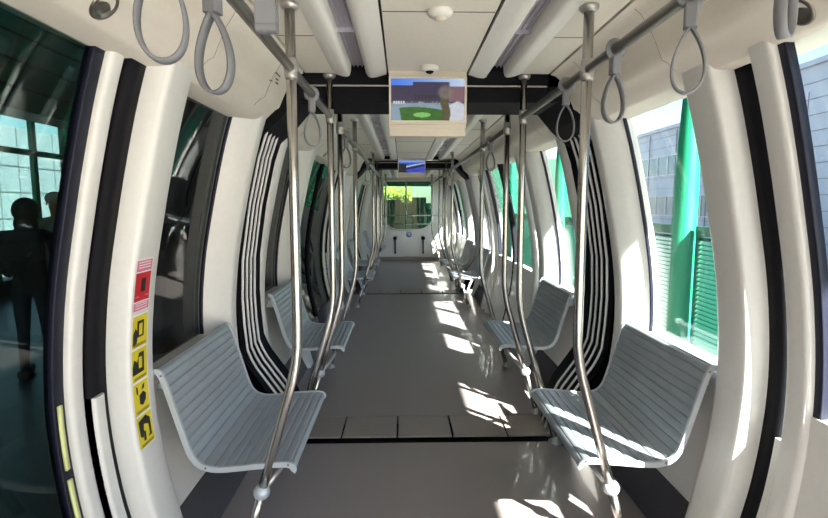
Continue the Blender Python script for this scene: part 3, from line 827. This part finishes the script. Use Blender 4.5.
# ------------------------------------------------------------------ people on the platform
def person(name, loc, rz, H, joints, radii, edges, top, label, headdress):
    root_o = empty(name, loc, rz)
    me = bpy.data.meshes.new('body'); names = list(joints)
    me.from_pydata([joints[n_] for n_ in names], [(names.index(a_), names.index(b__)) for a_, b__ in edges], [])
    o = bpy.data.objects.new('body', me); COL.objects.link(o); o.parent = root_o
    md = o.modifiers.new('skin', 'SKIN'); me_sk = me.skin_vertices[0].data if me.skin_vertices else None
    if me_sk is None:
        bm = bmesh.new(); bm.from_mesh(me); bm.verts.layers.skin.verify(); bm.to_mesh(me); bm.free(); me_sk = me.skin_vertices[0].data
    for i, n_ in enumerate(names):
        rr_ = radii[n_]; me_sk[i].radius = rr_ if isinstance(rr_, tuple) else (rr_, rr_)
        me_sk[i].use_root = (n_ == 'pelvis')
    md.use_smooth_shade = True
    o.modifiers.new('sub', 'SUBSURF').levels = 2; o.modifiers['sub'].render_levels = 2
    dg = bpy.context.evaluated_depsgraph_get(); dg.update()
    ev = o.evaluated_get(dg); nm = bpy.data.meshes.new_from_object(ev)
    o.modifiers.clear(); o.data = nm
    for m_ in (M['skin'], top, M['jeans']): nm.materials.append(m_)
    while len(nm.materials) > 3: nm.materials.pop(index=0)
    for p in nm.polygons:
        z = p.center.z/H; x = abs(p.center.x)
        hand = any((p.center-Vector(joints[k])).length < .075 for k in ('handL','handR'))
        p.material_index = 0 if (z > .85 or hand) else (2 if z < .50 else 1); p.use_smooth = True
    hc = Vector(joints['head'])
    headdress(root_o, hc)
    f = MB()
    for sx in (-1,1): f.ball((hc.x+sx*.032, hc.y+.083, hc.z+.01), .011, n=8)
    f.build('eyes', M['hair'], root_o)
    MB().ball((hc.x, hc.y+.098, hc.z-.02), .014, n=8, sq=(.8,1,1.4)).build('nose', M['skin'], root_o)
    MB().ball((hc.x, hc.y+.086, hc.z-.055), .018, n=8, sq=(1.2,.4,.35)).build('mouth', M['red'], root_o)
    e_ = MB()
    for sx in (-1,1): e_.ball((hc.x+sx*.078, hc.y, hc.z-.005), .022, n=8, sq=(.4,.8,1.2))
    e_.build('ears', M['skin'], root_o)
    s_ = MB()
    for sx in ('L','R'):
        a_ = joints['foot'+sx]; s_.rbox(a_[0]-.045,a_[0]+.045,a_[1]-.09,a_[1]+.17,0,.075,.03,'y')
    s_.build('shoes', M['hair'], root_o)
    tag(root_o, label, 'person'); return root_o
def joints_for(H, akimbo):
    k = H/1.75; J = {'pelvis':(0,0,.95),'waist':(0,0,1.08),'chest':(0,0,1.30),'shoulder':(0,0,1.43),'neck':(0,.01,1.50),'head0':(0,.02,1.58),'head':(0,.02,1.65),'crown':(0,.01,1.71)}
    R = {'pelvis':(.15,.115),'waist':(.135,.10),'chest':(.16,.11),'shoulder':(.13,.085),'neck':.052,'head0':.07,'head':(.078,.09),'crown':(.06,.07)}
    E = [('pelvis','waist'),('waist','chest'),('chest','shoulder'),('shoulder','neck'),('neck','head0'),('head0','head'),('head','crown')]
    for sx, n_ in ((-1,'L'),(1,'R')):
        J['sh'+n_] = (sx*.18,0,1.42)
        if akimbo: J['el'+n_] = (sx*.36,-.06,1.20); J['wr'+n_] = (sx*.23,.08,1.05); J['hand'+n_] = (sx*.18,.10,1.02)
        else: J['el'+n_] = (sx*.24,-.02,1.14); J['wr'+n_] = (sx*.22,.16,1.02); J['hand'+n_] = (sx*.16,.23,1.04)
        J['hip'+n_] = (sx*.09,0,.88); J['kn'+n_] = (sx*.10,.02,.49); J['an'+n_] = (sx*.11,-.01,.10); J['foot'+n_] = (sx*.11,.0,.05)
        R.update({'sh'+n_:.062,'el'+n_:.044,'wr'+n_:.03,'hand'+n_:(.035,.022),'hip'+n_:.095,'kn'+n_:.062,'an'+n_:.042,'foot'+n_:.042})
        E += [('shoulder','sh'+n_),('sh'+n_,'el'+n_),('el'+n_,'wr'+n_),('wr'+n_,'hand'+n_),('pelvis','hip'+n_),('hip'+n_,'kn'+n_),('kn'+n_,'an'+n_),('an'+n_,'foot'+n_)]
        # fingers
        h_ = J['hand'+n_]
        for fi in range(5):
            fn = 'f%d%s' % (fi, n_); L_ = (.055,.075,.085,.075,.06)[fi]
            J[fn] = (h_[0]-sx*L_*.8, h_[1]+.01+(-.03+.018*fi), h_[2]-.012*fi+.01-(.02 if fi else -.03)); R[fn] = .009
            E.append(('hand'+n_, fn))
    return {a_: (p[0]*k,p[1]*k,p[2]*k) for a_, p in J.items()}, {a_: (tuple(q*k for q in r_) if isinstance(r_, tuple) else r_*k) for a_, r_ in R.items()}, E
def cap_(root_o, hc):
    m_ = MB(); m_.ball((hc.x, hc.y-.005, hc.z+.045), .102, n=20, sq=(.95,1.08,.72)); m_.rbox(hc.x-.07,hc.x+.07,hc.y+.06,hc.y+.18,hc.z+.035,hc.z+.045,.004,'x'); m_.build('cap', M['cap'], root_o)
def hair_(root_o, hc):
    m_ = MB(); m_.ball((hc.x, hc.y-.025, hc.z+.02), .108, n=20, sq=(.98,1.0,1.12)); m_.ball((hc.x, hc.y-.06, hc.z-.10), .085, n=16, sq=(1.1,.7,1.3)); m_.build('hair', M['hair'], root_o)
    b_ = MB(); b_.rbox(-.15,.15,-.27,-.11,.98,1.36,.05,'z'); b_.build('backpack', M['jacket'], root_o)
J, R, E = joints_for(1.70, True)
person('person', (-3.78, 5.35, -.03), math.radians(-150), 1.70, J, R, E, M['shirt'], 'person in white cap and grey shirt, hands on hips, on the platform', cap_)
J, R, E = joints_for(1.60, False)
person('person', (-3.56, 4.62, -.03), math.radians(25), 1.60, J, R, E, M['jacket'], 'dark haired person in dark jacket with backpack, standing on the platform', hair_)
